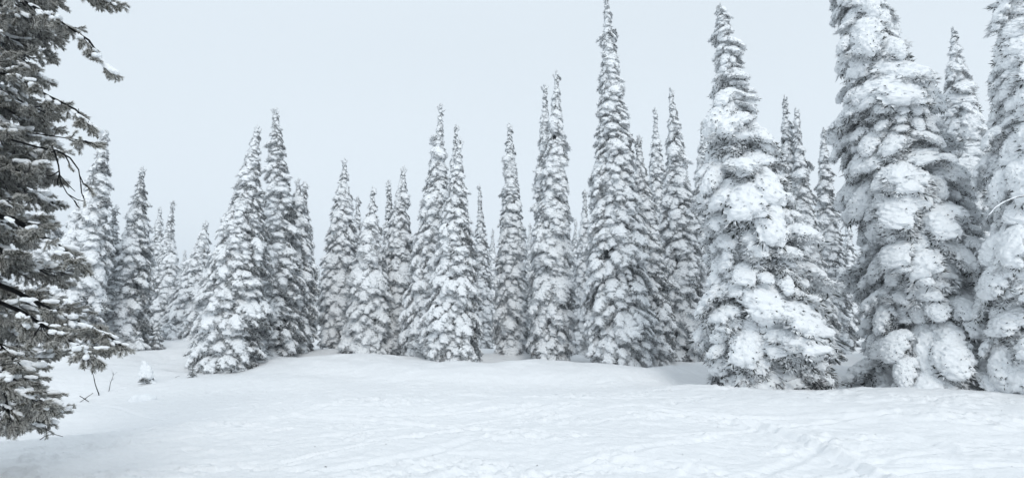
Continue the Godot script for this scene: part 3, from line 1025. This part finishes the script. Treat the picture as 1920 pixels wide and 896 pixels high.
# label, base u, base v, top u, top v, depth, half width in pixels, options
func firs() -> Array:
	var WIDE := [[0.0, 0.92], [0.06, 1.0], [0.15, 1.0], [0.3, 0.98], [0.45, 0.9], [0.58, 0.72], [0.69, 0.42], [0.73, 0.29], [0.85, 0.23], [0.95, 0.16], [1.0, 0.08]]
	var BIG := [[0.0, 1.28], [0.06, 1.3], [0.13, 1.02], [0.3, 0.86], [0.45, 0.82], [0.58, 0.76], [0.66, 0.66], [0.75, 0.5], [0.88, 0.4], [0.95, 0.28], [1.0, 0.1]]
	var TALL := [[0.0, 0.85], [0.05, 1.0], [0.2, 0.95], [0.4, 0.78], [0.55, 0.62], [0.7, 0.4], [0.85, 0.23], [0.95, 0.09], [1.0, 0.01]]
	return [
		["broad snow-shelved fir with a narrow spire, third big tree from the right edge", 1440, 735, 1352, 12, 15.0, 114, {"lump": 0.7, "snow": 0.98, "tilt": 16.0, "clear": 0.25, "prof": WIDE, "own": 260, "skirt": 14, "reach": 1.15, "plump": 0.14}],
		["massive fir covered in plump snow cushions, its top cut off by the frame, right foreground", 1776, 738, 1588, -90, 15.2, 142, {"lump": 0.62, "snow": 0.95, "tilt": 24.0, "prof": BIG, "own": 300, "plump": 0.42}],
		["snow-laden fir cut off by the right edge of the frame", 2012, 745, 1904, -170, 12.6, 126, {"lump": 0.6, "snow": 0.72, "tilt": 34.0, "prof": COLUMN, "own": 200, "plump": 0.4}],
		["slim bent fir with a pointed white tip between the massive fir and the right edge", 1868, 712, 1788, 55, 19.0, 88, {"lump": 0.6, "snow": 0.85, "tilt": 34.0, "prof": COLUMN, "own": 150, "plump": 0.35}],
		["tallest fir, its spire reaching the top of the frame right of centre", 1163, 688, 1137, -4, 21.0, 78, {"lump": 0.5, "snow": 0.8, "tilt": 34.0, "prof": TALL, "own": 300}],
		["dark-sided fir leaning against the right flank of the tallest fir", 1226, 686, 1196, 258, 22.6, 58, {"lump": 0.5, "snow": 0.42, "tilt": 32.0, "prof": SPIRE, "own": 120}],
		["twin-topped fir left of the tallest fir, its left leader slightly lower", 1034, 672, 1044, 136, 23.5, 52, {"lump": 0.5, "snow": 0.88, "tilt": 36.0, "prof": COLUMN, "own": 200, "skirt": 9}],
		["second, lower leader pressed against the left side of the twin-topped fir", 1024, 672, 1022, 160, 23.9, 40, {"lump": 0.46, "snow": 0.9, "tilt": 36.0, "prof": COLUMN}],
		["straight slender fir right of the pair at the middle of the frame", 961, 664, 955, 234, 25.5, 43, {"lump": 0.46, "snow": 0.78, "tilt": 34.0, "prof": COLUMN, "own": 120, "skirt": 7}],
		["front fir of the middle pair, its base lower than its neighbours'", 845, 680, 861, 262, 21.4, 66, {"lump": 0.5, "snow": 0.72, "tilt": 34.0, "own": 220}],
		["taller rear fir of the middle pair with a sharply pointed tip", 802, 668, 827, 198, 23.6, 62, {"lump": 0.48, "snow": 0.82, "tilt": 36.0, "prof": TALL, "own": 180}],
		["dark thin fir whose tip shows between the two tips of the middle pair", 846, 664, 855, 236, 26.0, 32, {"lump": 0.4, "snow": 0.6}],
		["narrow fir standing well behind, just right of the middle pair", 905, 650, 899, 348, 36.0, 27, {"lump": 0.45, "snow": 0.6}],
		["pale fir just left of the middle pair, pointed and evenly white", 740, 664, 756, 314, 26.0, 52, {"lump": 0.46, "snow": 0.8, "prof": COLUMN, "own": 120, "skirt": 6}],
		["thin darker fir peeping out behind the pale fir left of the middle pair", 722, 656, 729, 340, 31.0, 34, {"lump": 0.42, "snow": 0.5}],
		["bulky low fir with fat snow shelves at its foot, left of the pale fir", 686, 664, 699, 353, 24.6, 56, {"lump": 0.54, "snow": 0.92, "tilt": 32.0, "own": 150, "plump": 0.2}],
		["small fir tip behind the bulky low fir", 660, 652, 671, 370, 31.0, 34, {"lump": 0.42, "snow": 0.75}],
		["fir with its bare dark stem foot showing, right of the wide gap in the trees", 632, 652, 646, 300, 27.0, 50, {"lump": 0.46, "snow": 0.7, "prof": COLUMN, "own": 100, "clear": 0.5}],
		["big fir with a white left flank and dark right flank at left of centre", 422, 687, 482, 240, 19.8, 78, {"lump": 0.5, "snow": 0.54, "tilt": 32.0, "own": 300, "dens": 1.05}],
		["dark ragged fir rising just behind the big dark-flanked fir at left of centre", 512, 660, 516, 205, 23.0, 62, {"lump": 0.56, "snow": 0.5, "tilt": 24.0, "prof": TALL, "own": 100, "dens": 0.72}],
		["double-tipped fir on the left side of the wide gap, dark along its right edge", 542, 654, 560, 338, 24.5, 56, {"lump": 0.5, "snow": 0.74, "prof": COLUMN, "own": 130}],
		["second thin tip growing beside the double-tipped fir", 556, 652, 571, 344, 25.0, 34, {"lump": 0.42, "snow": 0.5, "prof": COLUMN}],
		["slender snowy fir left of the big dark-flanked fir, beyond the rise", 350, 632, 386, 416, 32.0, 50, {"lump": 0.55, "snow": 0.86}],
		["low lumpy fir in front of the slender snowy fir beyond the rise", 372, 640, 408, 470, 29.0, 42, {"lump": 0.55, "snow": 0.82}],
		["snow-clotted round-topped fir at the middle of the left gap", 308, 618, 322, 452, 33.0, 40, {"lump": 0.6, "snow": 0.95, "prof": COLUMN}],
		["thin dark leaning fir, right one of the far pair on the left", 296, 612, 324, 378, 36.0, 24, {"lump": 0.45, "snow": 0.45, "prof": COLUMN}],
		["thin pale fir, left one of the far pair on the left", 282, 614, 299, 390, 38.0, 28, {"lump": 0.5, "snow": 0.75, "prof": COLUMN}],
		["tall tapering fir with a dark right edge, second from the pine on the left", 228, 656, 267, 316, 24.5, 54, {"lump": 0.52, "snow": 0.58, "own": 140, "tilt": 32.0}],
		["sparse dark fir with bare side branches beside the pine", 186, 650, 216, 388, 24.0, 42, {"lump": 0.6, "snow": 0.2, "tilt": 16.0, "dens": 0.55, "own": 60, "skirt": 6}],
		["leaning snow-plastered fir nearest the pine, its tip bent right", 132, 652, 198, 248, 22.0, 58, {"lump": 0.56, "snow": 0.74, "prof": COLUMN, "own": 160, "plump": 0.2}],
		["dim fir half hidden behind the pine at the far left", 60, 650, 84, 330, 27.0, 60, {"lump": 0.6, "snow": 0.7}],
		["heavy fir between the tallest fir and the broad snow-shelved fir, grey with a shaded skirt", 1286, 678, 1258, 168, 25.0, 66, {"lump": 0.52, "snow": 0.62, "tilt": 32.0, "prof": TALL, "own": 180, "skirt": 14, "reach": 1.0}],
		["fir tip just left of the heavy grey fir, further back", 1246, 668, 1229, 204, 30.0, 38, {"lump": 0.5, "snow": 0.82, "prof": COLUMN}],
		["thin fir tip close on the right flank of the tallest fir, far back", 1212, 668, 1200, 256, 33.0, 26, {"lump": 0.45, "snow": 0.72, "prof": COLUMN}],
		["fir tip between the heavy grey fir and the broad snow-shelved fir", 1330, 668, 1318, 230, 29.0, 40, {"lump": 0.5, "snow": 0.8, "prof": COLUMN}],
		["small pale fir seen in the gap left of the tallest fir", 1096, 664, 1097, 358, 33.0, 34, {"lump": 0.5, "snow": 0.8}],
		["left tip of the two firs behind the broad snow-shelved fir", 1500, 690, 1473, 182, 22.5, 58, {"lump": 0.5, "snow": 0.72, "prof": TALL, "own": 60}],
		["right tip of the two firs behind the broad snow-shelved fir, shaded flank", 1534, 690, 1494, 206, 22.0, 48, {"lump": 0.5, "snow": 0.62, "prof": TALL, "own": 90, "skirt": 6}],
		["thin fir in the gap between the two largest firs on the right", 1572, 676, 1546, 242, 27.0, 36, {"lump": 0.45, "snow": 0.55, "prof": COLUMN}],
		["dark fir filling the gap right of the massive cushioned fir", 1806, 702, 1770, 236, 21.0, 56, {"lump": 0.55, "snow": 0.42, "own": 50, "tilt": 28.0}],
		["hazy fir low in the wide gap, far beyond the rise", 590, 610, 597, 502, 58.0, 22, {"lump": 0.7, "snow": 0.8}],
		["hazy fir far behind, left of the small tip by the bulky low fir", 652, 610, 655, 410, 50.0, 24, {"lump": 0.6, "snow": 0.75}],
		["hazy fir far behind, in the gap right of the straight slender fir", 992, 620, 994, 420, 52.0, 24, {"lump": 0.6, "snow": 0.75}],
		["hazy fir far behind, right of the narrow fir near the middle pair", 922, 620, 924, 430, 50.0, 24, {"lump": 0.6, "snow": 0.75}],
		["hazy fir far behind the gap between the tallest fir and its left neighbour", 1078, 620, 1080, 410, 50.0, 22, {"lump": 0.6, "snow": 0.72}],
		["short hazy fir at the foot of the wide gap, right of the other hazy one", 612, 612, 616, 530, 62.0, 20, {"lump": 0.7, "snow": 0.8}],
		["hazy fir glimpsed between the pale fir and the taller rear fir of the middle pair", 784, 630, 783, 440, 48.0, 24, {"lump": 0.6, "snow": 0.75}],
		["hazy fir glimpsed between the tallest fir and the heavy grey fir", 1232, 640, 1236, 380, 44.0, 26, {"lump": 0.6, "snow": 0.75}],
		["hazy fir low between the broad snow-shelved fir and the massive cushioned fir", 1596, 650, 1594, 400, 40.0, 30, {"lump": 0.6, "snow": 0.7}],
		["hazy fir far behind the dark-flanked fir and the double-tipped fir", 590, 618, 578, 440, 46.0, 22, {"lump": 0.6, "snow": 0.75}],
		["hazy fir far behind, left of the slender snowy fir beyond the rise", 262, 600, 268, 440, 50.0, 26, {"lump": 0.7, "snow": 0.75}],
		["hazy fir far behind, between the far pair and the slender snowy fir on the left", 338, 590, 346, 470, 55.0, 24, {"lump": 0.7, "snow": 0.78}],
	]
